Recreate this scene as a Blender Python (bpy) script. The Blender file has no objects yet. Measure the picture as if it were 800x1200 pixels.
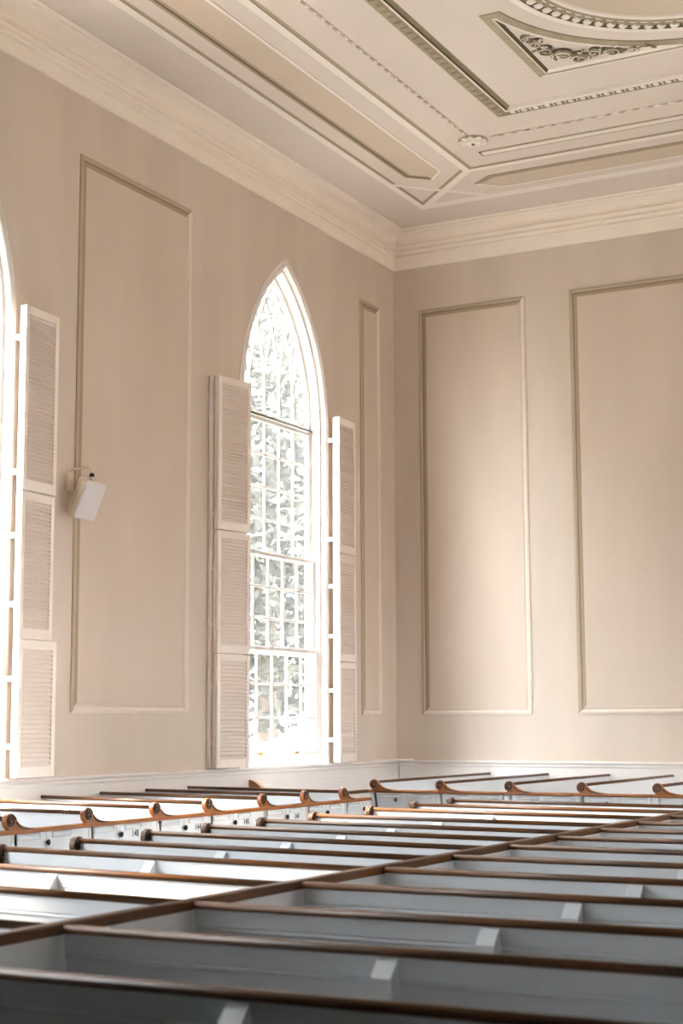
import bpy, math, random
from math import sin, cos, pi, radians, sqrt, atan2
from mathutils import Vector, Matrix

random.seed(7)
SC = bpy.context.scene
COL = SC.collection

# ------------------------------------------------------------------ colours / materials
def lin(c):
    out = []
    for v in c:
        v /= 255.0
        out.append(v / 12.92 if v <= 0.04045 else ((v + 0.055) / 1.055) ** 2.4)
    return (*out, 1.0)

def mat(name, rgb, rough=0.6, var=0.0, scale=3.0, bump=0.0, bscale=40.0, stretch=(1, 1, 1), spec=0.5, rgb2=None, coat=0.0, detail=4.0):
    m = bpy.data.materials.new(name)
    m.use_nodes = True
    nt = m.node_tree
    b = nt.nodes['Principled BSDF']
    b.inputs['Roughness'].default_value = rough
    b.inputs['Specular IOR Level'].default_value = spec
    if coat:
        b.inputs['Coat Weight'].default_value = coat
        b.inputs['Coat Roughness'].default_value = 0.15
    c = lin(rgb)
    if var > 0 or rgb2 is not None:
        tc = nt.nodes.new('ShaderNodeTexCoord')
        mp = nt.nodes.new('ShaderNodeMapping')
        mp.inputs['Scale'].default_value = stretch
        nz = nt.nodes.new('ShaderNodeTexNoise')
        nz.inputs['Scale'].default_value = scale
        nz.inputs['Detail'].default_value = detail
        rp = nt.nodes.new('ShaderNodeValToRGB')
        rp.color_ramp.elements[0].position = 0.3
        rp.color_ramp.elements[1].position = 0.72
        if rgb2 is not None:
            c2 = lin(rgb2)
        else:
            c2 = tuple(min(1, v * (1 + var)) for v in c[:3]) + (1,)
            c = tuple(v * (1 - var) for v in c[:3]) + (1,)
        rp.color_ramp.elements[0].color = c
        rp.color_ramp.elements[1].color = c2
        nt.links.new(tc.outputs['Object'], mp.inputs['Vector'])
        nt.links.new(mp.outputs['Vector'], nz.inputs['Vector'])
        nt.links.new(nz.outputs['Fac'], rp.inputs['Fac'])
        nt.links.new(rp.outputs['Color'], b.inputs['Base Color'])
    else:
        b.inputs['Base Color'].default_value = c
    if bump > 0:
        tc = nt.nodes.new('ShaderNodeTexCoord')
        n2 = nt.nodes.new('ShaderNodeTexNoise')
        n2.inputs['Scale'].default_value = bscale
        bp = nt.nodes.new('ShaderNodeBump')
        bp.inputs['Strength'].default_value = bump
        bp.inputs['Distance'].default_value = 0.01
        nt.links.new(tc.outputs['Object'], n2.inputs['Vector'])
        nt.links.new(n2.outputs['Fac'], bp.inputs['Height'])
        nt.links.new(bp.outputs['Normal'], b.inputs['Normal'])
    return m

M = {}
M['wall'] = mat('wall_plaster', (212, 198, 184), 0.85, var=0.06, scale=1.1, stretch=(1.6, 1.6, 0.35), bump=0.08, bscale=14)
M['field'] = mat('panel_field_plaster', (212, 196, 181), 0.85, var=0.05, scale=0.9, stretch=(1.5, 1.5, 0.35), bump=0.06, bscale=14)
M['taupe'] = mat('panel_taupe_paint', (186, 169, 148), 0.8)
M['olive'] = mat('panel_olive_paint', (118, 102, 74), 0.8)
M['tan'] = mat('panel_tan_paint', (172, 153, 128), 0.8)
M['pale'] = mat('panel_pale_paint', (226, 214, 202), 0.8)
M['cream'] = mat('cream_trim_paint', (246, 236, 224), 0.6, var=0.02, scale=2)
M['ceil'] = mat('ceiling_plaster', (222, 210, 200), 0.85, var=0.03, scale=0.8, bump=0.03, bscale=10)
M['cband'] = mat('ceiling_band_paint', (240, 232, 224), 0.8)
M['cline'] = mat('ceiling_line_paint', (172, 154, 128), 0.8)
M['cfield'] = mat('ceiling_panel_paint', (210, 193, 174), 0.85, var=0.03, scale=1.2)
M['cgrey'] = mat('ceiling_grey_olive_paint', (170, 158, 134), 0.8, var=0.1, scale=5)
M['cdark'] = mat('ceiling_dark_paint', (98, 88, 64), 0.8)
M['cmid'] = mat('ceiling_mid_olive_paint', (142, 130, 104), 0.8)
M['white'] = mat('white_woodwork_paint', (232, 226, 221), 0.45, var=0.015, scale=2)
M['shut'] = mat('shutter_cream_paint', (240, 230, 222), 0.5)
M['pew'] = mat('pew_white_paint', (205,208,211), 0.42, var=0.03, scale=2.2, stretch=(0.3, 1, 1), bump=0.02, bscale=25)
M['wood'] = mat('varnished_mahogany', (98, 60, 25), 0.48, rgb2=(54, 33, 14), scale=9, stretch=(0.25, 0.25, 2.5), coat=0.05, spec=0.3, detail=6)
M['honey'] = mat('honey_mahogany', (162, 100, 50), 0.4, rgb2=(114, 67, 30), scale=9, stretch=(0.25, 0.25, 2.5), coat=0.05, spec=0.35, detail=6)
M['woodd'] = mat('mahogany_groove', (40, 20, 9), 0.4)
M['black'] = mat('black_knob', (18, 22, 20), 0.25)
M['ink'] = mat('number_ink', (40, 38, 42), 0.6)
M['dark'] = mat('dark_unseen_woodwork', (92, 100, 102), 0.5, var=0.1, scale=4)  # unseen surfaces, toned for the light they bounce onto the pews
M['floor'] = mat('floor_carpet', (66, 72, 74), 0.9, var=0.12, scale=20)
M['speaker'] = mat('speaker_cream', (226, 212, 192), 0.5)
M['grille'] = mat('speaker_grille', (214, 208, 206), 0.6, bump=0.1, bscale=400)
M['metal'] = mat('dark_metal', (60, 58, 50), 0.4)
M['brass'] = mat('brass_fitting', (180, 140, 70), 0.35)
M['ground'] = mat('outside_lawn', (104, 100, 88), 0.9, var=0.15, scale=3)
M['leaf'] = mat('tree_leaf', (50, 53, 46), 0.8, var=0.2, scale=2)
M['bark'] = mat('tree_bark', (96, 84, 72), 0.9, var=0.15, scale=6)
M['fence'] = mat('fence_grey', (84, 84, 92), 0.8, var=0.06, scale=4)

def glass_mat():
    m = bpy.data.materials.new('window_glass')
    m.use_nodes = True
    nt = m.node_tree
    nt.nodes.clear()
    o = nt.nodes.new('ShaderNodeOutputMaterial')
    tr = nt.nodes.new('ShaderNodeBsdfTransparent')
    gl = nt.nodes.new('ShaderNodeBsdfGlossy'); gl.inputs['Roughness'].default_value = 0.03
    du = nt.nodes.new('ShaderNodeBsdfTranslucent'); du.inputs['Color'].default_value = (0.95, 0.95, 0.93, 1)
    fr = nt.nodes.new('ShaderNodeFresnel'); fr.inputs['IOR'].default_value = 1.3
    a = nt.nodes.new('ShaderNodeMixShader'); a.inputs[0].default_value = 0.024
    b = nt.nodes.new('ShaderNodeMixShader')
    nt.links.new(tr.outputs[0], a.inputs[1]); nt.links.new(du.outputs[0], a.inputs[2])
    nt.links.new(fr.outputs[0], b.inputs[0])
    nt.links.new(a.outputs[0], b.inputs[1]); nt.links.new(gl.outputs[0], b.inputs[2])
    nt.links.new(b.outputs[0], o.inputs['Surface'])
    return m
M['glass'] = glass_mat()

# ------------------------------------------------------------------ mesh builder
class MB:
    def __init__(self, fn=None):
        self.v = []; self.f = []; self.mi = []; self.sm = []; self.mats = []; self.fn = fn
    def idx(self, m):
        if m not in self.mats: self.mats.append(m)
        return self.mats.index(m)
    def add(self, vs, fs, m, smooth=False):
        n = len(self.v)
        self.v += [tuple(self.fn(*p)) if self.fn else tuple(p) for p in vs]
        k = self.idx(m)
        for f in fs:
            self.f.append(tuple(n + i for i in f)); self.mi.append(k); self.sm.append(smooth)
        return self
    def box(self, x0, x1, y0, y1, z0, z1, m, ch=0.0):
        if ch <= 0:
            vs = [(x, y, z) for z in (z0, z1) for y in (y0, y1) for x in (x0, x1)]
            fs = [(0, 2, 3, 1), (4, 5, 7, 6), (0, 1, 5, 4), (2, 6, 7, 3), (0, 4, 6, 2), (1, 3, 7, 5)]
            return self.add(vs, fs, m)
        # chamfered box
        c = ch; vs = []; 
        def V(p): vs.append(p); return len(vs) - 1
        ids = {}
        for sx in (0, 1):
            for sy in (0, 1):
                for sz in (0, 1):
                    X = (x0, x1)[sx]; Y = (y0, y1)[sy]; Z = (z0, z1)[sz]
                    dx = c * (1 - 2 * sx); dy = c * (1 - 2 * sy); dz = c * (1 - 2 * sz)
                    ids[(sx, sy, sz, 'x')] = V((X, Y + dy, Z + dz))
                    ids[(sx, sy, sz, 'y')] = V((X + dx, Y, Z + dz))
                    ids[(sx, sy, sz, 'z')] = V((X + dx, Y + dy, Z))
        fs = []
        for s in (0, 1):
            q = [(0, 0), (1, 0), (1, 1), (0, 1)]
            fx = [ids[(s, a, b, 'x')] for a, b in q]; fy = [ids[(a, s, b, 'y')] for a, b in q]; fz = [ids[(a, b, s, 'z')] for a, b in q]
            fs += [fx if s else fx[::-1], fy[::-1] if s else fy, fz if s else fz[::-1]]
        for a in (0, 1):
            for b in (0, 1):
                fs.append([ids[(0, a, b, 'y')], ids[(1, a, b, 'y')], ids[(1, a, b, 'z')], ids[(0, a, b, 'z')]])
                fs.append([ids[(a, 0, b, 'x')], ids[(a, 1, b, 'x')], ids[(a, 1, b, 'z')], ids[(a, 0, b, 'z')]])
                fs.append([ids[(a, b, 0, 'x')], ids[(a, b, 1, 'x')], ids[(a, b, 1, 'y')], ids[(a, b, 0, 'y')]])
                for d in (0, 1):
                    fs.append([ids[(a, b, d, 'x')], ids[(a, b, d, 'y')], ids[(a, b, d, 'z')]])
        return self.add(vs, fs, m)
    def prism(self, poly, axis, a0, a1, m, smooth=False, caps=True):
        """poly: 2D pts; axis 'x': pts are (y,z); 'y': (x,z); 'z': (x,y)"""
        def P(p, a):
            return {'x': (a, p[0], p[1]), 'y': (p[0], a, p[1]), 'z': (p[0], p[1], a)}[axis]
        n = len(poly)
        vs = [P(p, a0) for p in poly] + [P(p, a1) for p in poly]
        fs = [(i, (i + 1) % n, n + (i + 1) % n, n + i) for i in range(n)]
        self.add(vs, fs, m, smooth)
        if caps:
            self.add([P(p, a0) for p in poly], [tuple(range(n))[::-1]], m)
            self.add([P(p, a1) for p in poly], [tuple(range(n))], m)
        return self
    def tube(self, pts, rad, m, n=8, closed=False, smooth=True):
        pts = [Vector(p) for p in pts]
        rs = rad if isinstance(rad, (list, tuple)) else [rad] * len(pts)
        vs = []; prev = None
        L = len(pts)
        for i, p in enumerate(pts):
            t = (pts[min(i + 1, L - 1)] - pts[max(i - 1, 0)]).normalized()
            if prev is None:
                u = t.orthogonal().normalized()
            else:
                u = (prev - t * prev.dot(t)).normalized()
            prev = u; w = t.cross(u)
            for k in range(n):
                a = 2 * pi * k / n
                vs.append(p + (u * cos(a) + w * sin(a)) * rs[i])
        fs = []
        for i in range(L - 1):
            for k in range(n):
                fs.append((i * n + k, i * n + (k + 1) % n, (i + 1) * n + (k + 1) % n, (i + 1) * n + k))
        fs.append(tuple(range(n))[::-1]); fs.append(tuple((L - 1) * n + k for k in range(n)))
        return self.add(vs, fs, m, smooth)
    def ball(self, c, r, m, seg=10, rings=6, rot=None):
        rx, ry, rz = r if isinstance(r, (tuple, list)) else (r, r, r)
        vs = []; fs = []
        for i in range(rings + 1):
            ph = pi * i / rings
            for k in range(seg):
                a = 2 * pi * k / seg
                v = Vector((rx * sin(ph) * cos(a), ry * sin(ph) * sin(a), rz * cos(ph)))
                if rot is not None: v = rot @ v
                vs.append(v + Vector(c))
        for i in range(rings):
            for k in range(seg):
                fs.append((i * seg + k, (i + 1) * seg + k, (i + 1) * seg + (k + 1) % seg, i * seg + (k + 1) % seg))
        return self.add(vs, fs, m, True)
    def build(self, name, parent=None, loc=None):
        me = bpy.data.meshes.new(name)
        me.from_pydata([tuple(v) for v in self.v], [], self.f)
        for m in self.mats: me.materials.append(m)
        me.polygons.foreach_set('material_index', self.mi)
        me.polygons.foreach_set('use_smooth', self.sm)
        # consistent outward normals
        import bmesh
        bm = bmesh.new(); bm.from_mesh(me)
        bmesh.ops.remove_doubles(bm, verts=bm.verts, dist=1e-5)
        bmesh.ops.recalc_face_normals(bm, faces=bm.faces)
        bm.to_mesh(me); bm.free()
        me.update()
        o = bpy.data.objects.new(name, me); COL.objects.link(o)
        if parent is not None: o.parent = parent
        if loc is not None: o.location = loc
        return o

def empty(name, loc=(0, 0, 0), rz=0.0):
    o = bpy.data.objects.new(name, None); COL.objects.link(o)
    o.location = loc; o.rotation_euler = (0, 0, rz); o.empty_display_size = 0.2
    return o

def tag(o, label=None, cat=None, group=None, kind=None):
    if label: o['label'] = label
    if cat: o['category'] = cat
    if group: o['group'] = group
    if kind: o['kind'] = kind
    return o

def struct(o): return tag(o, kind='structure')

# ------------------------------------------------------------------ room dimensions
XL, XR = -10.086, 2.466
XC = (XL + XR) / 2          # -3.81
YB, YF = 20.74, -4.6
ZC = 8.98
ZW = 1.21                    # wainscot cap
WIN_Y = [17.51, 10.96, 4.41]   # window centres along the left wall
WIN_R = [17.51, 10.96]
WH = 1.155                   # half width of the arched opening incl. casing
ZSP, RA = 5.70, 2.48         # spring height and arch radius
RECESS = 0.30

def arch_half(off=0.0, n=18):
    """right half of the arch, from springing to the apex, as (dy, z); off shrinks it"""
    R = RA - off; cx = WH - RA
    amax = math.acos(-cx / R)
    return [(cx + R * cos(amax * i / n), ZSP + R * sin(amax * i / n)) for i in range(n + 1)]

def arch_outline(off=0.0, z0=ZW, n=18):
    """counter-clockwise outline (dy,z) starting bottom-left"""
    h = arch_half(off, n)
    w = WH - off
    right = [(w, z0)] + h
    left = [(-a, b) for a, b in h[:-1]][::-1] + [(-w, z0)]
    return right + left          # bottom right -> apex -> bottom left

# ------------------------------------------------------------------ shell
def side_wall(name, x, sgn, wins):
    """sgn=+1: room lies at +x of this wall"""
    mb = MB()
    m = M['wall']
    xo = x - sgn * RECESS
    ys = sorted(wins)
    edges = [YF]
    for w in ys: edges += [w - WH, w + WH]
    edges.append(YB)
    for xx in (x, xo):
        for i in range(0, len(edges), 2):
            mb.add([(xx, edges[i], 0), (xx, edges[i + 1], 0), (xx, edges[i + 1], ZC), (xx, edges[i], ZC)], [(0, 1, 2, 3)], m)
        for w in ys:
            mb.add([(xx, w - WH, 0), (xx, w + WH, 0), (xx, w + WH, ZW), (xx, w - WH, ZW)], [(0, 1, 2, 3)], m)
            o = arch_outline()[1:-1]
            pts = [(w + a, b) for a, b in o]
            for (a, b), (c, d) in zip(pts[:-1], pts[1:]):
                mb.add([(xx, a, b), (xx, c, d), (xx, c, ZC), (xx, a, ZC)], [(0, 1, 2, 3)], m)
    for w in ys:
        pts = [(w + a, b) for a, b in arch_outline()]
        pts.append(pts[0])
        for (a, b), (c, d) in zip(pts[:-1], pts[1:]):
            mb.add([(x, a, b), (x, c, d), (xo, c, d), (xo, a, b)], [(0, 1, 2, 3)], M['white'])
    return struct(mb.build(name))

side_wall('wall_left', XL, 1, WIN_Y)
side_wall('wall_right', XR, -1, WIN_R)
struct(MB().box(XL - RECESS, XR + RECESS, YB, YB + 0.3, 0, ZC, M['wall']).build('wall_back'))
struct(MB().box(XL - RECESS, XR + RECESS, YF - 0.3, YF, 0, ZC, M['dark']).build('wall_front'))
struct(MB().box(XL - RECESS, XR + RECESS, YF - 0.3, YB + 0.3, -0.2, 0.0, M['floor']).build('floor'))
struct(MB().box(XL - RECESS, XR + RECESS, YF - 0.3, YB + 0.3, ZC, ZC + 0.25, M['ceil']).build('ceiling'))

# unseen rear and side galleries with a full-height screen, added to block light
g = MB()
g.box(XL, XR, YF, 1.7, 3.25, 3.55, M['dark']); g.box(XL, XR, 1.55, 1.7, 3.55, ZC, M['dark'])
g.box(.95, XR, 1.7, 13.6, 3.25, 3.5, M['dark']); g.box(.95, 1.05, 1.7, 13.6, 3.5, 4.6, M['dark']); g.box(1.05, XR, 13.5, 13.6, 3.5, 4.6, M['dark'])
struct(g.build('unseen_gallery_blocker'))

# cornice: profile of (projection from the wall, z), swept around the room
CORN = [(0, 8.44), (.03, 8.44), (.034, 8.60), (.062, 8.612), (.066, 8.632), (.05, 8.64), (.045, 8.662), (.085, 8.676), (.10, 8.695), (.085, 8.718),
        (.066, 8.722), (.066, 8.735), (.112, 8.75), (.125, 8.772), (.112, 8.79), (.05, 8.792)]
for i in range(9):
    a = i / 8 * pi / 2
    CORN.append((.05 + .19 * (1 - cos(a)), 8.795 + .12 * sin(a)))
CORN += [(.245, 8.925), (.262, 8.93), (.268, 8.945), (.262, 8.955), (.285, 8.957), (.30, 8.97), (.30, ZC), (0, ZC)]
def cornice():
    mb = MB()
    rects = []
    for p, z in CORN:
        rects.append([(XL + p, YF + p, z), (XR - p, YF + p, z), (XR - p, YB - p, z), (XL + p, YB - p, z)])
    for r0, r1 in zip(rects[:-1], rects[1:]):
        for k in range(4):
            mb.add([r0[k], r0[(k + 1) % 4], r1[(k + 1) % 4], r1[k]], [(0, 1, 2, 3)], M['cream'])
    return struct(mb.build('trim_1'))
cornice()

# wainscot of horizontal boards with a moulded cap
def wainscot(name, a0, a1, axis, base, sgn, gaps=()):
    mb = MB()
    def P(a, h, z):
        return (a, base + sgn * h, z) if axis == 'x' else (base + sgn * h, a, z)
    prof = [(.0, 0), (.045, 0), (.045, .14), (.038, .16), (.026, .165)]
    for z in (.38, .60, .82, 1.00):
        prof += [(.026, z - .006), (.021, z - .003), (.021, z + .003), (.026, z + .006)]
    prof += [(.026, 1.125), (.034, 1.13), (.04, 1.15), (.034, 1.158), (.034, 1.17), (.055, 1.18), (.06, 1.195), (.056, 1.21), (0, 1.212)]
    vs = [P(a0, h, z) for h, z in prof] + [P(a1, h, z) for h, z in prof]
    n = len(prof)
    mb.add(vs, [(i, i + 1, n + i + 1, n + i) for i in range(n - 1)], M['white'])
    return struct(mb.build(name))
wainscot('baseboard_left', YF, YB, 'y', XL, 1)
wainscot('baseboard_right', YF, YB, 'y', XR, -1)
wainscot('baseboard_back', XL + .05, XR - .05, 'x', YB, -1)

# ------------------------------------------------------------------ mitred mouldings on a polygon
def inset(poly, d):
    """offset a ccw polygon inward by d"""
    n = len(poly); out = []
    for i in range(n):
        p0 = Vector(poly[i - 1]); p1 = Vector(poly[i]); p2 = Vector(poly[(i + 1) % n])
        e1 = (p1 - p0).normalized(); e2 = (p2 - p1).normalized()
        n1 = Vector((-e1.y, e1.x)); n2 = Vector((-e2.y, e2.x))
        b = n1 + n2
        b = b / max(b.length_squared * .5, 1e-6)
        out.append(tuple(p1 + b * d))
    return out

def moulding(mb, poly, to3, prof, mats):
    """prof: [(inset, height)], mats(edge, seg) -> material"""
    rings = [[to3(u, v, h) for u, v in inset(poly, d)] for d, h in prof]
    n = len(poly)
    for s in range(len(prof) - 1):
        for k in range(n):
            j = (k + 1) % n
            mb.add([rings[s][k], rings[s][j], rings[s + 1][j], rings[s + 1][k]], [(0, 1, 2, 3)], mats(k, s))
    return rings[-1]

TRIM = [1]
def trim_name():
    TRIM[0] += 1
    return 'trim_%d' % TRIM[0]

def wall_panel(to3, u0, u1, v0, v1, w=.15):
    """raised frame, left and top painted dark, right and bottom pale, around a warmer field. edges: 0 bottom 1 right 2 top 3 left"""
    mb = MB()
    poly = [(u0, v0), (u1, v0), (u1, v1), (u0, v1)]
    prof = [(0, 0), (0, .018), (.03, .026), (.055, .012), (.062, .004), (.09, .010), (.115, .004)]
    dk = [M['taupe'], M['taupe'], M['taupe'], M['olive'], M['tan'], M['tan']]  # trompe-l'oeil shade in the left and top paint, light in the others
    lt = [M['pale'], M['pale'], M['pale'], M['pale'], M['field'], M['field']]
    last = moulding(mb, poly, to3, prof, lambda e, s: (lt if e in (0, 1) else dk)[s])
    mb.add(last, [(0, 1, 2, 3)], M['field'])
    return struct(mb.build(trim_name()))

tl = lambda u, v, h: (XL + h, u, v)          # left wall: u=y (grows to the right as seen from inside)
tb = lambda u, v, h: (u, YB - h, v)          # back wall: u=x
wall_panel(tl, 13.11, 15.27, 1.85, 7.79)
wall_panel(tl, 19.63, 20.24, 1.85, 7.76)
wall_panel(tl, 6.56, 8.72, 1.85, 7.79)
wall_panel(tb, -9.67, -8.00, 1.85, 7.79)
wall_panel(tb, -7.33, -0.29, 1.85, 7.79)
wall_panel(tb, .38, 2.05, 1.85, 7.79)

# ------------------------------------------------------------------ ceiling decoration, trompe-l'oeil shade in its paint (centre of the bay at CX, CY)
CX, CY = XC, 14.0
tc = lambda u, v, h: (u, v, ZC - h)
def cpoly(pts): return pts
def band(poly, prof, mats, name=None, fill=None):
    mb = MB()
    last = moulding(mb, poly, tc, prof, mats)
    if fill: mb.add(last, [tuple(range(len(last)))], fill)
    return struct(mb.build(trim_name()))
def rect(x0, x1, y0, y1): return [(x0, y0), (x1, y0), (x1, y1), (x0, y1)]
YS = 1.0     # near end of the long side panels
# outer and inner borders of the coffered margin; edges 0 near, 1 right, 2 far, 3 left
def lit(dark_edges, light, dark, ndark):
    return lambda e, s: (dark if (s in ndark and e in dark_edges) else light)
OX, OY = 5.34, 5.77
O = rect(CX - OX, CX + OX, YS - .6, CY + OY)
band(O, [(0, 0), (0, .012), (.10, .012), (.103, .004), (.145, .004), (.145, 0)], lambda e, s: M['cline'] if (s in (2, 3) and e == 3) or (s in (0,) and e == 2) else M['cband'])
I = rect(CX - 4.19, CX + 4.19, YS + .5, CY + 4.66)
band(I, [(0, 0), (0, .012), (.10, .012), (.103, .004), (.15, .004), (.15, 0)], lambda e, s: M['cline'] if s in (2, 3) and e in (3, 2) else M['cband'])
# diagonal mitre bands and the little cross ties at each visible corner
def strip(mb, p, q, w, h, m, m2=None, w2=.05):
    p = Vector(p); q = Vector(q); d = (q - p).normalized(); n = Vector((-d.y, d.x))
    a, b, c, e = p + n * w / 2, q + n * w / 2, q - n * w / 2, p - n * w / 2
    top = [tc(v.x, v.y, h) for v in (a, b, c, e)]; bot = [tc(v.x, v.y, 0) for v in (a, b, c, e)]
    mb.add(top + bot, [(0, 1, 2, 3), (0, 1, 5, 4), (1, 2, 6, 5), (2, 3, 7, 6), (3, 0, 4, 7)], m)
    if m2:
        s = n * (w / 2 + w2 / 2)
        strip(mb, p - s, q - s, w2, .004, m2)
mb = MB()
for sx in (-1, 1):
    oc = (CX + sx * (OX - .05), CY + OY - .05); ic = (CX + sx * 4.14, CY + 4.61)
    strip(mb, oc, ic, .10, .0125, M['cband'], M['cline'] if sx < 0 else None)
    strip(mb, (CX + sx * (OX - .05), CY + 4.61), (CX + sx * 4.2, CY + OY - .05), .07, .011, M['cband'])
struct(mb.build(trim_name()))
def sunk(poly, dark_edges):
    n = len(poly)
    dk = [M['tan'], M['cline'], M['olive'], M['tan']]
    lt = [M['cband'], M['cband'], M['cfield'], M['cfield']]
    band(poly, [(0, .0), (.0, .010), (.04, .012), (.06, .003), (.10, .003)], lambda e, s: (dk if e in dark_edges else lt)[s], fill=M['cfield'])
# left and right long panels (chamfered far end), far panel
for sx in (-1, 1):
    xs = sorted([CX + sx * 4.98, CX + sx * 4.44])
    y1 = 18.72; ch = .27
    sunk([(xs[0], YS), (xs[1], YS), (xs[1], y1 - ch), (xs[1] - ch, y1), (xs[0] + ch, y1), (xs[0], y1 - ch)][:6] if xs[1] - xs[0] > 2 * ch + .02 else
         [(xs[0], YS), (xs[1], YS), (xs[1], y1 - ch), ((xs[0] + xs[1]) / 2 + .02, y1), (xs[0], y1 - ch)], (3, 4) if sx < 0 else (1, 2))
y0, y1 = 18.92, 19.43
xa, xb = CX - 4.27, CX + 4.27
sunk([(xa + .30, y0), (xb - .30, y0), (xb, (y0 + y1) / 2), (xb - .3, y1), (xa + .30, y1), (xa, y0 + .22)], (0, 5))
# single bar beside the far border
mb = MB()
strip(mb, (CX - 3.72, 18.12), (CX + 3.72, 18.12), .09, .014, M['cband'])
strip(mb, (CX - 3.72, 18.06), (CX + 3.72, 18.06), .03, .006, M['cline'])
strip(mb, (CX - 3.70, 18.185), (CX + 3.70, 18.185), .045, .006, M['tan'])
strip(mb, (CX - 3.73, 18.06), (CX - 3.73, 18.20), .03, .008, M['cdark'])
struct(mb.build(trim_name()))

# strings of beads
def beads(p, q, name=None):
    mb = MB()
    p = Vector(p); q = Vector(q); L = (q - p).length; d = (q - p).normalized(); n = Vector((-d.y, d.x))
    t = 0.0; k = 0
    ang = atan2(d.y, d.x); R = Matrix.Rotation(ang, 3, 'Z')
    while t < L:
        if k % 3 == 0:
            c = p + d * (t + .045); mb.ball((c.x, c.y, ZC - .008), (.048, .02, .016), M['cband'], 8, 4, R); t += .105
        else:
            c = p + d * (t + .013); mb.ball((c.x, c.y, ZC - .008), (.012, .022, .016), M['cfield'], 6, 4, R); t += .034
        k += 1
    strip(mb, p + n * .024, q + n * .024, .006, .004, M['cline'])
    return struct(mb.build(trim_name()))
HB = 3.64
beads((CX - HB, CY - HB + .2), (CX - HB, CY + HB - .2))
beads((CX - HB + .25, CY + HB - .02), (CX + HB - .25, CY + HB - .02))
beads((CX + HB, CY + HB - .2), (CX + HB, CY - HB + .2))

# egg-and-dart frame around the square
HF = 3.07
def egg_frame():
    mb = MB()
    S = rect(CX - HF, CX + HF, CY - HF, CY + HF)
    # edge 3 (left) and edge 0 darker; far edge pale; then an inner fillet
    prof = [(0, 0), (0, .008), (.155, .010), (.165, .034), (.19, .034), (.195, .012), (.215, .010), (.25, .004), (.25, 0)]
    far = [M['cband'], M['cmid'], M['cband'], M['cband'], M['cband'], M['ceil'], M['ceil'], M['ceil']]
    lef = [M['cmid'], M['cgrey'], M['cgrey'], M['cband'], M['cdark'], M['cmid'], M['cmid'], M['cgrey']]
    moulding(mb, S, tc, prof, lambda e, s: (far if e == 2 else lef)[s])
    n = 40
    for k in range(n):
        a = -HF + .15 + (k + .5) * (2 * HF - .3) / n
        # far side eggs: pale ovals in dark cups with darts between
        for side in range(4):
            R = Matrix.Rotation(pi / 2 * side, 3, 'Z')
            def W(u, v, z):
                w = R @ Vector((u, v, 0)); return (CX + w.x, CY + w.y, ZC - z)
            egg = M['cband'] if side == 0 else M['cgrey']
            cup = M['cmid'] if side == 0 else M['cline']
            mb.ball(W(a, HF - .08, .008), (.062, .068, .007), cup, 12, 5, R)
            mb.ball(W(a, HF - .078, .012), (.037, .045, .011), egg, 12, 5, R)
            d = a + (2 * HF - .3) / n / 2
            mb.ball(W(d, HF - .08, .010), (.009, .060, .010), egg if side == 0 else M['cmid'], 6, 4, R)
    return struct(mb.build(trim_name()))
egg_frame()

# the round frame with leaf blocks
def ring():
    mb = MB()
    prof = [(1.80, 0), (1.79, .016), (1.74, .022), (1.70, .018), (1.69, .006), (1.60, .018), (1.52, .03), (1.50, .03), (1.48, .014), (1.44, .006), (1.40, 0)]
    mats = [M['cband'], M['cband'], M['cband'], M['cdark'], M['cgrey'], M['cgrey'], M['cband'], M['cgrey'], M['cband'], M['ceil']]
    N = 120
    for s in range(len(prof) - 1):
        (r0, h0), (r1, h1) = prof[s], prof[s + 1]
        vs = []
        for k in range(N):
            a = 2 * pi * k / N
            vs += [tc(CX + r0 * cos(a), CY + r0 * sin(a), h0), tc(CX + r1 * cos(a), CY + r1 * sin(a), h1)]
        mb.add(vs, [(2 * k, 2 * ((k + 1) % N), 2 * ((k + 1) % N) + 1, 2 * k + 1) for k in range(N)], mats[s], True)
    n = 76
    for k in range(n):
        a = 2 * pi * (k + .5) / n; R = Matrix.Rotation(a, 3, 'Z')
        mb.ball(tc(CX + 1.62 * cos(a), CY + 1.62 * sin(a), .022), (.058, .046, .026), M['cband'], 8, 5, R)
        mb.ball(tc(CX + 1.53 * cos(a), CY + 1.53 * sin(a), .036), (.035, .036, .016), M['cgrey'], 8, 4, R)
        a += pi / n; R = Matrix.Rotation(a, 3, 'Z')
        mb.ball(tc(CX + 1.635 * cos(a), CY + 1.635 * sin(a), .012), (.062, .014, .02), M['cdark'], 6, 4, R)
    vs = [tc(CX + 1.41 * cos(2 * pi * k / N), CY + 1.41 * sin(2 * pi * k / N), .002) for k in range(N)]
    mb.add(vs, [tuple(range(N))], M['cfield'])
    return struct(mb.build(trim_name()))
ring()

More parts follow.
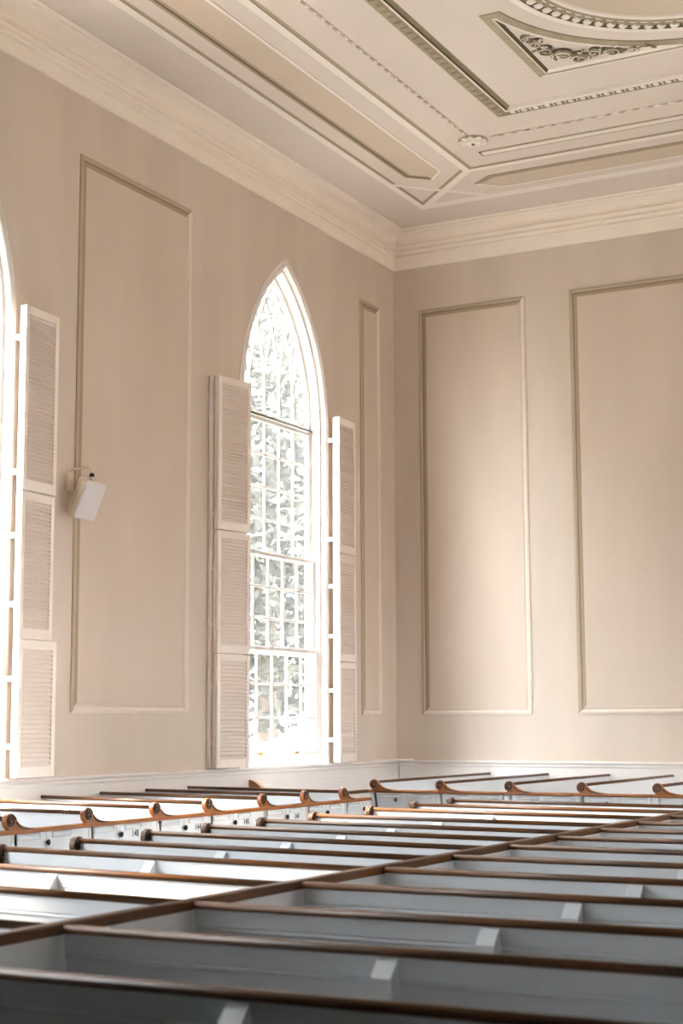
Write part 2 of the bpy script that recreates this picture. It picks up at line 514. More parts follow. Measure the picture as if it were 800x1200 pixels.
# spandrel panels with carved scrollwork
def spiral(c, r0, r1, a0, turns, z, n=26):
    out = []
    for i in range(n + 1):
        t = i / n; r = r0 + (r1 - r0) * t; a = a0 + turns * 2 * pi * t
        out.append((c[0] + r * cos(a), c[1] + r * sin(a), z))
    return out
def spandrel(qx, qy):
    mb = MB()
    R0, C0, T0 = 2.02, 2.19, .43
    n = 16
    def ring_at(d):
        R = R0 + d; c = C0 - d
        y = sqrt(max(R * R - c * c, 0))
        y = max(y, T0 + d)
        xa = -min(c, sqrt(R * R - y * y))
        a1 = atan2(y, -sqrt(R * R - y * y)); a2 = pi / 2 + (pi - a1)
        pts = [(-c, c), (-c, y)] + [(R * cos(a1 + (a2 - a1) * i / n), R * sin(a1 + (a2 - a1) * i / n)) for i in range(n + 1)] + [(-y, c)]
        return pts
    prof = [(-.012, .002), (.0, .010), (.055, .022), (.095, .020), (.115, .026), (.15, .004)]
    rings = [[tc(CX + u * -qx, CY + v * qy, h) for u, v in ring_at(d)] for d, h in prof]
    N = len(rings[0])
    for s_ in range(len(prof) - 1):
        for k in range(N):
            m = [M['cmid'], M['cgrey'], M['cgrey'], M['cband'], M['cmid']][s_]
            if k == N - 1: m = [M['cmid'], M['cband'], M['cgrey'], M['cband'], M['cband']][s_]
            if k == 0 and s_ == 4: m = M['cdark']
            j = (k + 1) % N
            mb.add([rings[s_][k], rings[s_][j], rings[s_ + 1][j], rings[s_ + 1][k]], [(0, 1, 2, 3)], m)
    L_ = rings[-1]
    for k in range(1, N - 1):
        mb.add([L_[0], L_[k], L_[k + 1]], [(0, 1, 2)], M['ceil'])
    root = struct(mb.build(trim_name()))
    sw = MB()
    def T(pts_): return [(CX + x * -qx, CY + y * qy, ZC - z) for x, y, z in pts_]
    c0 = (-1.72, 1.74)
    def sp(c, r0, a0, turns, rad, m, z=.03):
        ps = spiral(c, r0, r0 * .12, a0, turns, z)
        sw.tube(T(ps), [rad * .72 * (1 - .66 * i / (len(ps) - 1)) for i in range(len(ps))], M[m], 7)
    for (c, r, a0, tn, rad, m) in [((-1.74, 1.70), .13, 2.6, 1.5, .032, 'cgrey'), ((-1.60, 1.86), .11, -1.2, -1.5, .03, 'cgrey'), ((-1.86, 1.50), .11, 1.2, 1.4, .028, 'cmid'),
                                   ((-1.42, 1.78), .085, 2.2, -1.5, .024, 'cgrey'), ((-1.24, 1.86), .10, -2.4, 1.5, .026, 'cmid'), ((-1.02, 1.90), .06, 2.4, -1.4, .018, 'cgrey'),
                                   ((-1.90, 1.30), .085, -.4, -1.5, .022, 'cgrey'), ((-1.96, 1.12), .05, 2.0, 1.4, .016, 'cmid')]:
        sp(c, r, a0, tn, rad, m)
        sp((c[0] + .006, c[1] - .02), r * 1.05, a0, tn, rad * .7, 'cdark', .012)  # dark offset copy: painted shadow behind each spiral
        sp((c[0] - .006, c[1] + .004), r * .98, a0, tn, rad * .38, 'cband', .03 + rad * .55)  # thin pale tube: painted highlight along each spiral
    stem = [(-1.97, 1.06, .02), (-1.88, 1.22, .025), (-1.93, 1.42, .03), (-1.80, 1.62, .034), (-1.62, 1.72, .034), (-1.42, 1.86, .03), (-1.24, 1.78, .03), (-1.06, 1.92, .025), (-.90, 1.90, .02), (-.80, 1.95, .016)]
    sw.tube(T(stem), [.008, .012, .016, .022, .024, .02, .016, .012, .009, .005], M['cmid'], 7)
    for i in range(40):
        t = i / 39
        k = min(int(t * 9), 8); fpt = t * 9 - k
        p = Vector(stem[k]).lerp(Vector(stem[k + 1]), fpt)
        a = i * 2.4; r = .05 + .05 * (1 - abs(2 * t - 1))
        q = (p.x + r * cos(a), p.y + r * sin(a) * .8, .028)
        Rm = Matrix.Rotation(atan2(sin(a) * qy, -cos(a) * qx), 3, 'Z')
        sw.ball(T([q])[0], (.042, .014, .014), M[('cgrey', 'cmid', 'cband')[i % 3]], 8, 4, Rm)
    sw.build('scrollwork', root)
for q in ((1, 1), (-1, 1), (1, -1), (-1, -1)): spandrel(*q)

def rosette(x, y, label):
    t = tag(empty('ceiling_rosette', (x, y, ZC)), label, 'rosette')
    mb = MB()
    N = 40
    ds = [(x_, y_) for x_, y_ in [(.19 * cos(2 * pi * k / N) , .19 * sin(2 * pi * k / N)) for k in range(N)]]
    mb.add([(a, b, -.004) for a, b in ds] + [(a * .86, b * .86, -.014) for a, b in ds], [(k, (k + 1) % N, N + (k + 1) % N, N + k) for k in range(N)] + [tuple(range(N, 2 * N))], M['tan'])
    mb.build('backing_disc', t)
    pt = MB()
    for ringi, (n, r, L, W, z) in enumerate([(9, .105, .085, .042, .022), (9, .065, .06, .032, .042)]):
        for k in range(n):
            a = 2 * pi * (k + .5 * ringi) / n; R = Matrix.Rotation(a, 3, 'Z')
            pt.ball((r * cos(a), r * sin(a), -z), (L, W, .018), M['cband'], 10, 5, R)
            pt.ball(((r + L * .6) * cos(a + .12), (r + L * .6) * sin(a + .12), -z - .004), (.03, .02, .014), M['cband'], 8, 4, R)
    pt.build('petals', t)
    cb = MB(); cb.ball((0, 0, -.055), (.024, .024, .02), M['cmid']); cb.build('centre_boss', t)
rosette(CX - HB, CY + HB, 'pale carved flower rosette on the ceiling where the two bead strings meet')

# ------------------------------------------------------------------ windows
def make_window(name, x, sgn, yc, glass=True, lift=0.09):
    """sgn=+1: room at +x. Local d = depth from wall face outward."""
    root = struct(empty(name, (x, yc, 0)))
    X = lambda d: -sgn * d
    # moulded casing following the arch
    mb = MB()
    prof = [(0, 0.0), (0, .012), (.025, .022), (.04, .008), (.05, .008), (.06, .02), (.085, .02), (.10, .006), (.105, -.03), (.115, -.05), (.15, -.05), (.155, -RECESS * .9)]
    rings = []
    for off, h in prof:
        rings.append([(X(-h), a, b) for a, b in arch_outline(off, ZW)])
    n = len(rings[0])
    for s in range(len(prof) - 1):
        for k in range(n - 1):
            mb.add([rings[s][k], rings[s][k + 1], rings[s + 1][k + 1], rings[s + 1][k]], [(0, 1, 2, 3)], M['white'], False)
    mb.box(min(X(-.04), X(.40)), max(X(-.04), X(.40)), -WH + .0, WH - .0, ZW - .02, ZW + .012, M['white'], .004)
    mb.build('casing', root)
    W = WH - .155           # half width of the clear opening
    cols = 5; st = .07
    pitch = (2 * W - 2 * st) / cols
    bw = .028               # muntin width
    def sash(nm, z0, z1, rows, d, rail_top=.05, rail_bot=.06, arch=False):
        s = MB()
        xa, xb = sorted((X(d), X(d + .045)))
        s.box(xa, xb, -W, -W + st, z0, z1, M['white'], .003); s.box(xa, xb, W - st, W, z0, z1, M['white'], .003)
        s.box(xa, xb, -W + st, W - st, z0, z0 + rail_bot, M['white'], .003); s.box(xa, xb, -W + st, W - st, z1 - rail_top, z1, M['white'], .003)
        ma, mb_ = sorted((X(d + .006), X(d + .039)))
        for c in range(1, cols):
            y = -W + st + c * pitch
            s.box(ma, mb_, y - bw / 2, y + bw / 2, z0 + rail_bot, z1 - rail_top, M['white'], .004)
        hh = (z1 - rail_top - z0 - rail_bot) / rows
        for r in range(1, rows):
            z = z0 + rail_bot + r * hh
            s.box(ma + .001, mb_ - .001, -W + st, W - st, z - bw / 2, z + bw / 2, M['white'], .004)
        o = s.build(nm, root)
        if glass:
            g = MB(); xg = X(d + .024)
            g.add([(xg, -W + st - .01, z0 + .02), (xg, W - st + .01, z0 + .02), (xg, W - st + .01, z1 - .02), (xg, -W + st - .01, z1 - .02)], [(0, 1, 2, 3)], M['glass'])
            g.build('panes', o)
        return o
    lo = sash('lower_sash', 1.24 + lift, 2.66 + lift * .4, 3, .06)
    br = MB()
    for y in (-.52, .38):
        br.box(min(X(.035), X(.06)), max(X(.035), X(.06)), y - .035, y + .035, 1.26 + lift, 1.285 + lift, M['brass'], .003)
        br.box(min(X(.03), X(.045)), max(X(.03), X(.045)), y - .03, y + .03, 1.285 + lift, 1.30 + lift, M['brass'], .002)
    br.build('sash_lift', lo)
    sash('middle_sash', 2.60, 3.90, 3, .12)
    sash('upper_sash', 3.84, 5.64, 4, .18)
    # arched head with intersecting tracery
    a = MB(); d = .18
    xa, xb = sorted((X(d), X(d + .045)))
    outer = arch_outline(.155, 5.64); inner = arch_outline(.205, 5.64)
    n = len(outer)
    for xx in (xa, xb):
        for k in range(n - 1):
            a.add([(xx, *outer[k]), (xx, *outer[k + 1]), (xx, *inner[k + 1]), (xx, *inner[k])], [(0, 1, 2, 3)], M['white'])
    for k in range(n - 1):
        a.add([(xa, *inner[k]), (xa, *inner[k + 1]), (xb, *inner[k + 1]), (xb, *inner[k])], [(0, 1, 2, 3)], M['white'])
    a.box(xa, xb, -W, W, 5.66, 5.70, M['white'], .003)
    Rt = RA - .155; c_in = WH - RA
    def inside(y, z): 
        return math.hypot(abs(y) - c_in, z - ZSP) < RA - .19 if z > ZSP else True
    zb = 5.95
    for c in range(1, cols):
        y0 = -W + st + c * pitch
        a.box(xa + .006, xb - .006, y0 - bw / 2, y0 + bw / 2, 5.70, zb, M['white'])
        for sg in (-1, 1):
            pts = []
            for i in range(60):
                t = i * .028
                y = y0 + sg * (Rt - Rt * cos(t)); z = zb + Rt * sin(t)
                if not inside(y, z): break
                pts.append((y, z))
            if len(pts) < 3: continue
            if i < 59: pts.append((y, z))
            for (p0, p1) in zip(pts[:-1], pts[1:]):
                dd = Vector((p1[0] - p0[0], p1[1] - p0[1])).normalized(); nn = Vector((-dd.y, dd.x)) * bw / 2
                q = [(p0[0] + nn.x, p0[1] + nn.y), (p1[0] + nn.x, p1[1] + nn.y), (p1[0] - nn.x, p1[1] - nn.y), (p0[0] - nn.x, p0[1] - nn.y)]
                e1 = xa + .006 + (.0015 if sg > 0 else 0); e2 = xb - .006 - (.0015 if sg > 0 else 0)
                a.add([(e1, *v) for v in q] + [(e2, *v) for v in q], [(0, 1, 2, 3), (7, 6, 5, 4), (0, 4, 5, 1), (2, 6, 7, 3)], M['white'])
    hd = a.build('arched_head', root)
    if glass:
        g = MB(); xg = X(d + .024)
        o = arch_outline(.18, 5.66)
        g.add([(xg, *p) for p in o], [tuple(range(len(o)))], M['glass'])
        g.build('panes', hd)
    r = MB()
    xr = X(d - .02)
    r.tube([(xr, -W, 5.655), (xr, W, 5.655)], .016, M['metal'], 8)
    r.build('transom_bar', root)
    return root
for i, yc in enumerate(WIN_Y): make_window('window_%d' % (i + 1), XL, 1, yc)
for i, yc in enumerate(WIN_R): make_window('window_%d' % (i + 4), XR, -1, yc)

# ------------------------------------------------------------------ shutters
def shutter(p0, p1, z0, z1, pitch, label):
    """p0 left end, p1 right end (x,y) of the front face as seen from the room"""
    p0 = Vector(p0); p1 = Vector(p1); w = (p1 - p0).length
    ang = atan2((p1 - p0).y, (p1 - p0).x)
    t = tag(empty('louvered_shutter', (p0.x, p0.y, z0), ang), label, 'shutter', 'folded louvered shutters beside the arched windows')
    h = z1 - z0 - .006
    T = .032; st = .058; rt = .085
    # local: x along the width, -y towards the room, z up
    f = MB(); m = M['shut']
    f.box(0, st, 0, T, 0, h, m, .003); f.box(w - st, w, 0, T, 0, h, m, .003)
    f.box(st, w - st, 0.001, T - .001, 0, rt + .015, m, .003); f.box(st, w - st, 0.001, T - .001, h - rt, h, m, .003)
    f.build('frame', t)
    s = MB()
    n = int((h - 2 * rt - .015) / pitch); pt = (h - 2 * rt - .015) / n
    for k in range(n):
        zc = rt + .015 + (k + .5) * pt
        a = radians(38); L = pt * .60; th = .0035
        d = Vector((0, -sin(a), -cos(a))); nn = Vector((0, -cos(a), sin(a)))
        c = Vector((0, T / 2, zc))
        q = [c + d * L + nn * th, c - d * L + nn * th, c - d * L - nn * th, c + d * L - nn * th]
        s.add([(st - .005, v.y, v.z) for v in q] + [(w - st + .005, v.y, v.z) for v in q], [(0, 1, 5, 4), (1, 2, 6, 5), (2, 3, 7, 6), (3, 0, 4, 7)], m)
    s.build('louvers', t)
    b = MB(); g = T + .010
    b.box(0.004, st, g, g + T, 0, h, m, .003); b.box(w - st, w - .004, g, g + T, 0, h, m, .003)
    b.box(st, w - st, g + .001, g + T - .001, 0, rt, m, .003); b.box(st, w - st, g + .001, g + T - .001, h - rt, h, m, .003)
    b.box(st - .005, w - st + .005, g + .012, g + .02, rt - .005, h - rt + .005, m)
    b.build('rear_leaf', t)
    for zz in (.16, h - .2):
        hg = MB()
        hg.box(-.006, .004, T - .012, g + .012, zz, zz + .06, m, .002)
        hg.tube([(-.006, T + .005, zz - .004), (-.006, T + .005, zz + .064)], .006, m, 6)
        hg.build('hinge', t)
    return t
def post(y, s, yc, label):
    """upright hanging post with short arms back to the window casing"""
    t = tag(empty('shutter_post', (XL, y, ZW + .002)), label, 'shutter post', 'white hanging posts of the window shutters')
    mb = MB(); H = 5.86 - ZW
    mb.box(s - .02, s + .02, -.022, .022, .012, H, M['shut'], .003)
    mb.build('upright', t)
    for z in (4.30, 2.95, 2.32, 1.65, .93, .28):
        a = MB()
        if yc > 0: a.box(s + .018, s + .032, -.018, .02, z, z + .055, M['shut'], .003)
        else:
            a.box(.004, s + .045, -.10, -.072, z, z + .055, M['shut'], .003); a.box(s - .012, s + .012, -.073, -.015, z, z + .055, M['shut'], .003)
        a.build('bracket_arm', t)
    return t
W1, W2 = WIN_Y[1], WIN_Y[0]
pos = ['topmost of the three', 'middle one of the three', 'lowest of the three']
spans = [(4.01, 5.86), (2.555, 4.00), (ZW + .016, 2.55)]
pit = [.041, .041, .044]
for k in (0, 1, 2):
    shutter((XL + .155, 15.67), (XL + .25, 16.24), *spans[k], pit[k], 'cream louvered shutter left of the full arched window, %s' % pos[k])
for k in (0, 1, 2):
    shutter((XL + .20, 18.62), (XL + .165, 19.17), *spans[k], pit[k], 'narrow cream louvered shutter right of the full arched window, %s' % pos[k])
for k in (0, 1, 2):
    a, b = ((XL + .20, 12.045), (XL + .165, 12.61)) if k < 2 else ((XL + .215, 12.03), (XL + .215, 12.605))
    if k == 1: a, b = (XL + .198, 12.045), (XL + .15, 12.61)
    shutter(a, b, *spans[k], pit[k], ['cream louvered shutter beside the window at the left edge, above and left of the speaker',
            'cream louvered shutter left of the wall speaker, between an upper and a lower shutter',
            'cream louvered shutter swung slightly outward, low at the left edge under two others'][k])
post(15.70, .03, .10, 'slim white hanging post at the outer edge of the full window\'s left shutters')
post(18.72, .075, -.10, 'slim white hanging post with arms right of the full arched window')
post(12.145, .075, -.09, 'slim white hanging post with arms beside the window cut off at the left edge')

# ------------------------------------------------------------------ loudspeaker on the wall
def speaker():
    t = tag(empty('wall_loudspeaker', (XL, 13.02, 4.10)), 'small cream loudspeaker tilted downward on an arm at the tall wall panel', 'speaker')
    m = M['speaker']
    p = MB(); p.box(.0, .05, -.045, .02, .02, .22, m, .006); p.build('wall_plate', t)
    a = MB()
    a.tube([(.045, -.012, .215), (.06, -.012, .245), (.09, -.012, .252), (.20, -.012, .25), (.27, -.012, .245), (.30, -.012, .225), (.305, -.012, .18)], .013, m, 8)
    a.build('arm', t)
    j = MB(); j.ball((.305, -.012, .165), (.028, .028, .028), M['black'], 10, 7); j.tube([(.305, -.012, .16), (.300, -.012, .115)], .022, M['grille'], 10)
    j.build('swivel_joint', t)
    R = Matrix.Rotation(radians(24), 3, 'Y') @ Matrix.Rotation(radians(-6), 3, 'Z')
    def fn(x, y, z): return Vector((.300, -.012, .115)) + R @ Vector((x, y, z))
    c = MB(fn)
    h = .40
    # wedge cabinet: wider at the front
    poly = [(-.09, -.085), (.075, -.15), (.075, .15), (-.09, .085)]
    c.prism([(-.10, -.075), (.03, -.155), (.085, -.155), (.085, .155), (.03, .155), (-.10, .075)], 'z', -h, 0, m)
    cab = c.build('cabinet', t)
    g = MB(fn); g.box(.083, .096, -.15, .15, -h + .006, -.006, M['grille'], .006); gr = g.build('grille', t)
    l = MB(fn); l.box(.096, .0985, -.018, .018, -.285, -.262, M['pale'], .001); l.build('badge', gr)
speaker()

# small ledge in the back corner on the wainscot cap
def ledge():
    mb = MB()
    A = (XL + .0, 19.84); B = (-9.79, YB); C = (XL, YB)
    mb.prism([(XL + .06, 19.86), (-9.79, YB - .06), (XL + .06, YB - .06)], 'z', ZW + .003, ZW + .024, M['white'])
    o = mb.build('corner_shelf')
    tag(o, 'thin white triangular ledge lying across the back corner of the wainscot', 'shelf')
ledge()

# ------------------------------------------------------------------ pews
def bez(p0, p1, p2, p3, n):
    out = []
    for i in range(n + 1):
        t = i / n; s = 1 - t
        out.append(tuple(s ** 3 * a + 3 * s * s * t * b + 3 * s * t * t * c + t ** 3 * d for a, b, c, d in zip(p0, p1, p2, p3)))
    return out

def scroll_outline():
    c = (.068, .063); r = .060
    pts = [(.038, -.012), (.044, .004)]
    for i in range(21):
        a = radians(-115 - i * (220 / 20))
        pts.append((c[0] + r * cos(a), c[1] + r * sin(a)))
    x, y = pts[-1]
    pts += bez((x, y), (x + .032, y - .045), (.20, .008), (.36, .002), 12)[1:]
    pts.append((.36, -.012))
    return pts

RAIL = []
for i in range(12):
    a = 2 * pi * i / 12 + pi / 12
    cx_, cz_ = cos(a), sin(a)
    RAIL.append((.026 * (abs(cx_) ** .75) * (1 if cx_ > 0 else -1), -.017 + .017 * (abs(cz_) ** .75) * (1 if cz_ > 0 else -1)))

def pew(loc, rz, L, label, group, k=0.0, zr=.98, capz=.87, end=None, bay=.885, knob=None, number=None, brace=None, scroll_u=-.12, scroll_in=0.0, panel=True, seat=True, cat='pew', ew='wood'):
    """Local frame: the back runs along +x from 0 to L, people face +y, y=0 under the cap rail. Camera sees the rear of the back.
    k shears the back along y; end: 'L' or 'R' gives an aisle end with cap, scroll, panel."""
    t = tag(empty('box_pew', loc, rz), label, cat, group)
    piv = L if end == 'R' else 0.0
    sh = lambda x, y, z: (x, y + k * (x - piv), z)
    wp = M['pew']
    b = MB(sh)
    zt = zr - .026
    # rear face leans: bottom further forward (+y)
    ln = lambda z: .10 * (zt - z) / zt
    prof = [(-.016, zt), (-.016 + ln(.880), .880), (-.010 + ln(.877), .877), (-.010 + ln(.872), .872), (-.018 + ln(.868), .868), (-.018 + ln(.862), .862), (-.013 + ln(.857), .857),
            (-.013 + ln(.62), .62), (-.008 + ln(.617), .617), (-.013 + ln(.614), .614), (-.013 + ln(.05), .05), (.013 + ln(.05), .05), (.013, zt)]
    b.prism(prof, 'x', 0, L, wp)
    b.build('back', t)
    r = MB(sh); r.prism([(y, z + zr) for y, z in RAIL], 'x', 0.002, L - .002, M['wood'], True)
    r.build('cap_rail', t)
    if seat:
        s = MB(sh)
        sp = [(.075, .425), (.43, .445), (.45, .452), (.455, .465), (.45, .478), (.43, .482), (.075, .462)]
        s.prism(sp, 'x', .03, L - .03, wp)
        s.build('seat', t)
    if brace is not None:
        z0 = zt - .002
        bb = MB(sh); w = .0375
        dp = .072; fy = lambda z: -.012 + ln(z)
        for_y = [(fy(zt - .005), zt - .005), (fy(.885) - dp, .885), (fy(.05) - dp, .05), (fy(.05), .05)]
        bb.prism(for_y, 'x', brace - w, brace + w, wp)
        bb.build('brace', t)
    if end:
        sx = 1 if end == 'R' else -1
        xe = L if end == 'R' else 0.0
        ex = lambda h, y, z: (xe + sx * h, y + scroll_u, z)         # h outward from the end, y along the aisle
        e = MB(ex)
        th = .04
        e.box(-th, 0, .0, bay, .03, capz - .03, M['pew'])
        if panel:
            for z0, z1 in ((capz - .088, capz - .038), (.16, capz - .20)):
                for u0, u1 in ((.15, .43), (.57, .81)):
                    if u1 > bay: continue
                    P = rect(u0, u1, z0, z1)
                    moulding(e, P, lambda u, v, h: (h, u, v), [(0, 0), (.004, .009), (.010, .009), (.016, .002)], lambda a, c: M['pew'])
            for u in (.085, .50):
                if u < bay: e.box(-.001, .0015, u - .002, u + .002, .05, capz - .033, M['cgrey'])
        ep = e.build('end_panel', t)
        if panel and bay > .6:
            kk = knob if knob is not None else .50
            kb = MB(ex)
            kb.ball((.022, kk, capz - .115), (.016, .021, .024), M['black'], 10, 7); kb.tube([(.0, kk, capz - .115), (.02, kk, capz - .115)], .008, M['brass'], 8)
            kb.build('door_knob', ep)
        if number:
            cu = bpy.data.curves.new('number', 'FONT'); cu.body = number; cu.size = .068; cu.extrude = .001; cu.offset = .0016; cu.align_x = 'CENTER'; cu.space_character = 1.25
            tmp = bpy.data.objects.new('tmp', cu); COL.objects.link(tmp)
            dg = bpy.context.evaluated_depsgraph_get()
            me = bpy.data.meshes.new_from_object(tmp.evaluated_get(dg))
            bpy.data.objects.remove(tmp)
            xs_ = [v.co.x for v in me.vertices]; mid = (min(xs_) + max(xs_)) / 2
            for v in me.vertices: v.co.x = (v.co.x - mid) * .8
            me.materials.clear(); me.materials.append(M['ink'])
            o = bpy.data.objects.new('number', me); COL.objects.link(o); o.parent = ep
            R = Matrix.Rotation(pi / 2, 4, 'Z') @ Matrix.Rotation(pi / 2, 4, 'X')
            o.matrix_local = Matrix.Translation((xe + .003, scroll_u + .725, capz - .142)) @ R
            o['label'] = 'black painted number %s' % number
        c = MB(ex)
        hw = .034
        pr = [(-hw, -.035), (-hw - .004, -.02), (-hw, -.004), (-hw + .008, 0), (hw - .008, 0), (hw, -.004), (hw + .004, -.02), (hw, -.035)]
        c.prism([(h - .02, z + capz) for h, z in pr], 'y', .0, bay, M[ew])
        c.build('end_cap', t)
        so = scroll_outline()
        ex2 = lambda h, y, z: ex(h - scroll_in, y, z)
        s = MB(ex2)
        s.prism([(u, z + capz) for u, z in so], 'x', -.034, .010, M[ew])
        sc = s.build('scroll', t)
        bv = sc.modifiers.new('bevel', 'BEVEL'); bv.width = .006; bv.segments = 2; bv.limit_method = 'ANGLE'; bv.angle_limit = radians(50)
        g = MB(ex2)
        for hh in (.011, -.035):
            ps = []
            for i in range(46):
                tt = i / 45; a = radians(20) + tt * 2 * pi * 1.7; rr = .048 - .036 * tt
                ps.append((hh, .068 + rr * cos(a), capz + .063 + rr * sin(a)))
            tail = [(hh, u, z + capz - .014) for u, z in bez((.130, .072), (.155, .03), (.20, .014), (.31, .012), 8)]
            g.tube(ps, .0085, M['woodd'], 6)
            g.tube(tail, .006, M['woodd'], 6)
            g.ball((hh, .068, capz + .063), (.008, .012, .012), M[ew], 8, 5)
        g.build('carved_spiral', sc)
    return t

ordw = ['first', 'second', 'third', 'fourth', 'fifth', 'sixth', 'seventh', 'eighth', 'ninth', 'tenth', 'eleventh', 'twelfth']
# left block: wall to the left aisle
LB = [8.57, 9.46, 10.41, 11.36, 12.18, 13.14, 13.96, 14.78]
nums = {2: '143', 3: '144', 4: '145', 5: '146'}
xl0, xl1 = XL + .062, -7.80
for i, y in enumerate(LB):
    nx = LB[i + 1] if i + 1 < len(LB) else 15.46
    lab = {0: 'white box pew by the left wall, cut off by the left picture edge'}.get(i)
    if lab is None:
        if i in nums: lab = 'white box pew by the left wall with door number %s and varnished scroll end' % nums[i]
        else: lab = {1: 'white box pew by the left wall with the leftmost whole scroll',
                     6: 'white box pew by the left wall, next beyond the one numbered 146',
                     7: 'white box pew by the left wall, last of its block, lit by the window'}[i]
    pew((xl0, y + .04, 0), 0, xl1 - xl0, lab, 'box pews along the left wall', k=-.18, zr=1.042, capz=.95, end='R', bay=nx - y - .001, number=nums.get(i), brace=1.1, scroll_u=-.12, ew='honey')
# centre block, left of the divider
CL = [4.90, 5.82, 6.68, 7.59, 8.36, 9.17, 9.95, 10.75, 11.60, 12.66, 13.58, 14.45]
xd = -3.845
for i, y in enumerate(CL):
    yl = y + .30
    xs = -6.62
    if i < len(CL) - 1:
        lab = '%s white pew left of the centre divider rail, counted from the camera' % ordw[i]
    else:
        lab = 'farthest white pew left of the centre divider, before the cross aisle'
    pew((xs, yl, 0), 0, xd - xs, lab, 'white pews left of the centre divider', k=-.30 / 2.78, zr=.98, capz=.87, end='L', bay=(CL[i + 1] if i < 11 else 15.31) - y - .004, brace=1.27, scroll_u=-.09, scroll_in=.045)
# right of the divider
CR = [3.96, 4.91, 5.80, 6.74, 7.62, 8.50, 9.36, 10.22, 11.10, 11.98, 12.86]
for i, y in enumerate(CR):
    lab = '%s white pew right of the centre divider rail, counted from the camera' % ordw[i] if i else 'nearest white pew, its dark rail crossing the bottom edge of the picture'
    pew((-3.775, y, 0), 0, 2.80, lab, 'white pews right of the centre divider', zr=.98, capz=.87, end='R', bay=(CR[i + 1] if i < 10 else 13.74) - y - .004, brace=1.355)
# pews standing against the back wall, turned sideways
BX = [-8.72, -7.86, -6.99, -6.12, -5.25]
for i, x in enumerate(BX):
    lab = ['sideways white pew against the back wall, the one nearest the left corner', 'sideways white pew against the back wall, second from the left corner',
           'sideways white pew against the back wall, in the middle of the five', 'sideways white pew against the back wall, second from the right picture edge',
           'sideways white pew against the back wall, its scroll touching the right picture edge'][i]
    pew((x + .07, YB - .03, 0), -pi / 2, YB - .03 - 17.16, lab, 'sideways pews against the back wall', zr=1.055, capz=.95, end='R', bay=.858, knob=.36, scroll_u=-.07, ew='honey')

# the long divider with its own rail
def divider():
    t = tag(empty('pew_divider', (-3.81, 0, 0)), 'long low white partition with a brown rail running diagonally through the pews', 'divider')
    m = MB(); m.box(-.02, .02, 2.6, 15.3, .03, .95, M['pew'], .003); m.build('board', t)
    r = MB(); r.box(-.027, .027, 2.6, 15.32, .942, .986, M['wood'], .006); r.build('cap_rail', t)
divider()
# corner box pew beyond the left block
def corner_pew():
    t = tag(empty('corner_box_pew', (XL + .06, 16.55, 0)), 'low white corner box pew under the window with a half scroll against the left wall', 'pew')
    p = MB(); p.box(0, 1.30, 0, .04, .03, .92, M['white']); p.box(1.26, 1.30, .04, .58, .03, .92, M['white']); p.build('front_panel', t)
    c = MB(); c.box(0, 1.315, -.012, .052, .915, .95, M['wood'], .008); c.box(1.247, 1.315, .05, .585, .9155, .9505, M['wood'], .008); c.build('cap_rail', t)
    s = MB()
    pts = [(0.0, .945), (0, 1.065)] + bez((0, 1.065), (.09, 1.06), (.13, 1.0), (.22, .95), 10)[1:]
    s.prism(pts, 'y', -.012, .05, M['honey']); s.build('scroll', t)
    b = MB(); b.box(.05, 1.2, .06, .42, .43, .465, M['pew'], .006); b.build('seat', t)
corner_pew()

# ------------------------------------------------------------------ outside
struct(MB().box(-90, 90, -80, 110, -.9, -.6, M['ground']).build('ground'))
struct(MB().box(16.5, 24, -14, 38, -.6, 9.5, mat('skyline_blocker_brown', (122, 104, 90), 0.9, var=0.1, scale=3)).build('unseen_skyline_blocker'))  # unseen block added to cut horizon light from the right windows
def tree(x, y, h, r, seed, label):
    rnd = random.Random(seed)
    t = tag(empty('shade_tree', (x, y, -.62)), label, 'tree', 'leafy trees outside the left windows')
    tr = MB(); tr.tube([(0, 0, 0), (.1, .05, h * .25), (-.05, .1, h * .5), (0, 0, h * .8)], [.28, .22, .16, .06], M['bark'], 9)
    for k in range(6):
        a = k * 1.1 + seed; z = h * (.35 + .07 * k)
        tr.tube([(0, 0, z), (cos(a) * r * .4, sin(a) * r * .4, z + .6), (cos(a) * r * .75, sin(a) * r * .75, z + 1.2)], [.1, .06, .025], M['bark'], 6)
    tr.build('trunk', t)
    c = MB(); vs = []; fs = []
    for k in range(15000):
        u = rnd.uniform(-1, 1); a = rnd.uniform(0, 2 * pi); q = rnd.random() ** .35
        p = Vector((sqrt(1 - u * u) * cos(a) * r * q, sqrt(1 - u * u) * sin(a) * r * q, h * .62 + u * h * .42 * q))
        d = Vector((rnd.gauss(0, 1), rnd.gauss(0, 1), rnd.gauss(0, .6))).normalized(); e = d.orthogonal().normalized(); s = rnd.uniform(.07, .16)
        n = len(vs); vs += [p - d * s, p + e * s * .5, p + d * s, p - e * s * .5 + Vector((0, 0, .03))]; fs.append((n, n + 1, n + 2, n + 3))
    c.add(vs, fs, M['leaf']); c.build('crown', t)
for k, (x, y, h, r, wh) in enumerate([(-14.4, 24.2, 10.5, 2.6, 'nearest the glass'), (-21.5, 28.0, 14, 3.4, 'second from the glass'), (-15.0, 31.6, 14, 3.2, 'behind the nearest one'),
                                 (-24.5, 35.5, 17, 4.2, 'tall and far to the left'), (-17.2, 39.6, 17, 4.2, 'farthest in the middle'), (-31.0, 42.0, 17, 4.2, 'farthest to the left')]):
    tree(x, y, h, r, k + 3, 'leafy tree through the full arched window, ' + wh)
tree(-15.6, 15.0, 11.5, 2.7, 21, 'leafy tree added outside between the two arched windows, shading the full one')  # added to block sun through the full arched window
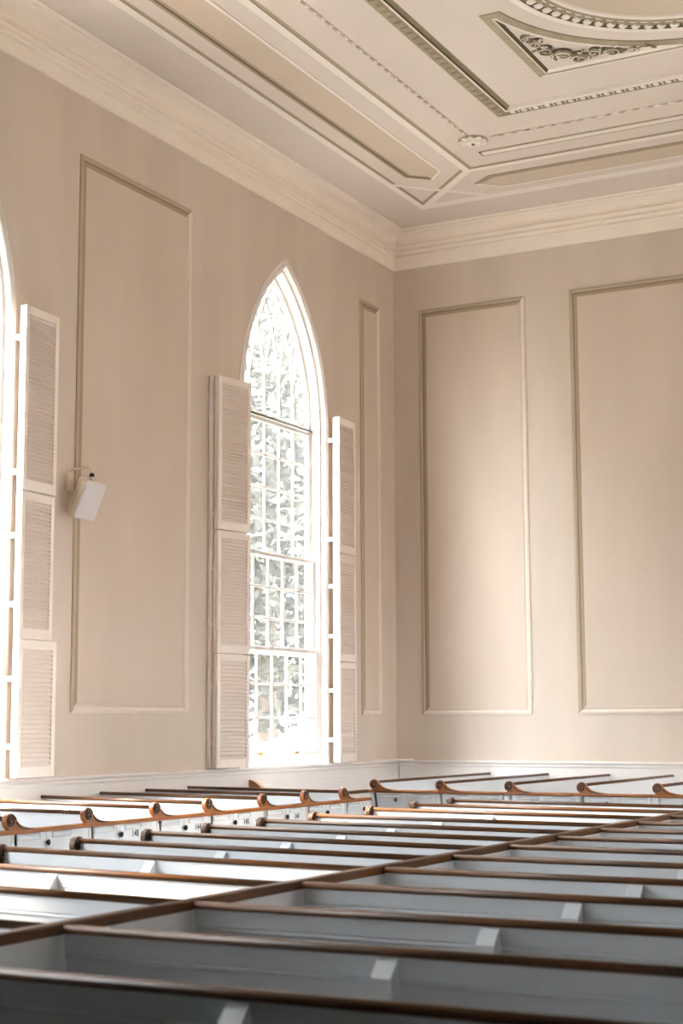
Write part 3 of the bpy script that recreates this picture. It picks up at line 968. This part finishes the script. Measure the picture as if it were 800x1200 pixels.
def fence():
    t = tag(empty('board_fence', (-13.2, 12, -.6)), 'grey board fence glimpsed under the raised sash of the full window', 'fence')
    b = MB()
    for k in range(90): b.box(0, .025, k * .15, k * .15 + .14, .08, 2.05, M['fence'])
    b.build('boards', t)
    p = MB(); p.box(-.06, .0, 0, 13.5, .3, .4, M['fence']); p.box(-.06, .0, 0, 13.5, 1.6, 1.7, M['fence'])
    for k in range(7): p.box(-.1, 0, k * 2.2, k * 2.2 + .1, 0, 2.1, M['fence'])
    p.build('posts', t)
fence()

# ------------------------------------------------------------------ light
w = bpy.data.worlds.new('sky'); SC.world = w; w.use_nodes = True
bg = w.node_tree.nodes['Background']
bg.inputs['Color'].default_value = (0.91, 0.96, 1.0, 1)
wt = w.node_tree
tcw = wt.nodes.new('ShaderNodeTexCoord'); sx_ = wt.nodes.new('ShaderNodeSeparateXYZ'); mr = wt.nodes.new('ShaderNodeMapRange')
SKY = 21.0      # overcast sky: zenith about three times as bright as the horizon
mr.inputs['From Min'].default_value = 0.0; mr.inputs['From Max'].default_value = 1.0
mr.inputs['To Min'].default_value = SKY * .30; mr.inputs['To Max'].default_value = SKY
wt.links.new(tcw.outputs['Generated'], sx_.inputs[0]); wt.links.new(sx_.outputs['Z'], mr.inputs['Value']); wt.links.new(mr.outputs['Result'], bg.inputs['Strength'])
sun = bpy.data.lights.new('sun', 'SUN'); sun.energy = 9; sun.angle = radians(4); sun.color = (1, .86, .70)
so = bpy.data.objects.new('sun', sun); COL.objects.link(so)
el = radians(43); az = Vector((.92, .39, 0)).normalized()
d = Vector((az.x * cos(el), az.y * cos(el), -sin(el)))
so.rotation_euler = d.to_track_quat('-Z', 'Y').to_euler(); so.location = (-40, -10, 40)

# ------------------------------------------------------------------ camera
cam = bpy.data.cameras.new('camera'); co = bpy.data.objects.new('camera', cam); COL.objects.link(co)
cam.sensor_fit = 'VERTICAL'; cam.sensor_height = 36.0; cam.sensor_width = 24.0
cam.lens = 1856.8 / 1200 * 36.0
PT, YA, RO = 0.133409, 0.486739, -0.003617
fw = Vector((-sin(YA) * cos(PT), cos(YA) * cos(PT), sin(PT)))
rt = Vector((cos(YA), sin(YA), 0)); up = rt.cross(fw)
r2 = rt * cos(RO) + up * sin(RO); u2 = -rt * sin(RO) + up * cos(RO)
mx = Matrix((r2, u2, -fw)).transposed().to_4x4(); mx.translation = (0, 0, 1.72)
co.matrix_world = mx
cam.clip_end = 200
cam.dof.use_dof = True; cam.dof.focus_distance = 14.5; cam.dof.aperture_fstop = 2.8
SC.camera = co

# ------------------------------------------------------------------ view
vs_ = SC.view_settings
vs_.view_transform = 'Standard'; vs_.look = 'None'; vs_.gamma = 1.0; vs_.use_curve_mapping = False
vs_.exposure = 1.84
SC.cycles.max_bounces = 12; SC.cycles.diffuse_bounces = 8; SC.cycles.transparent_max_bounces = 16
SC.cycles.sample_clamp_indirect = 20.0
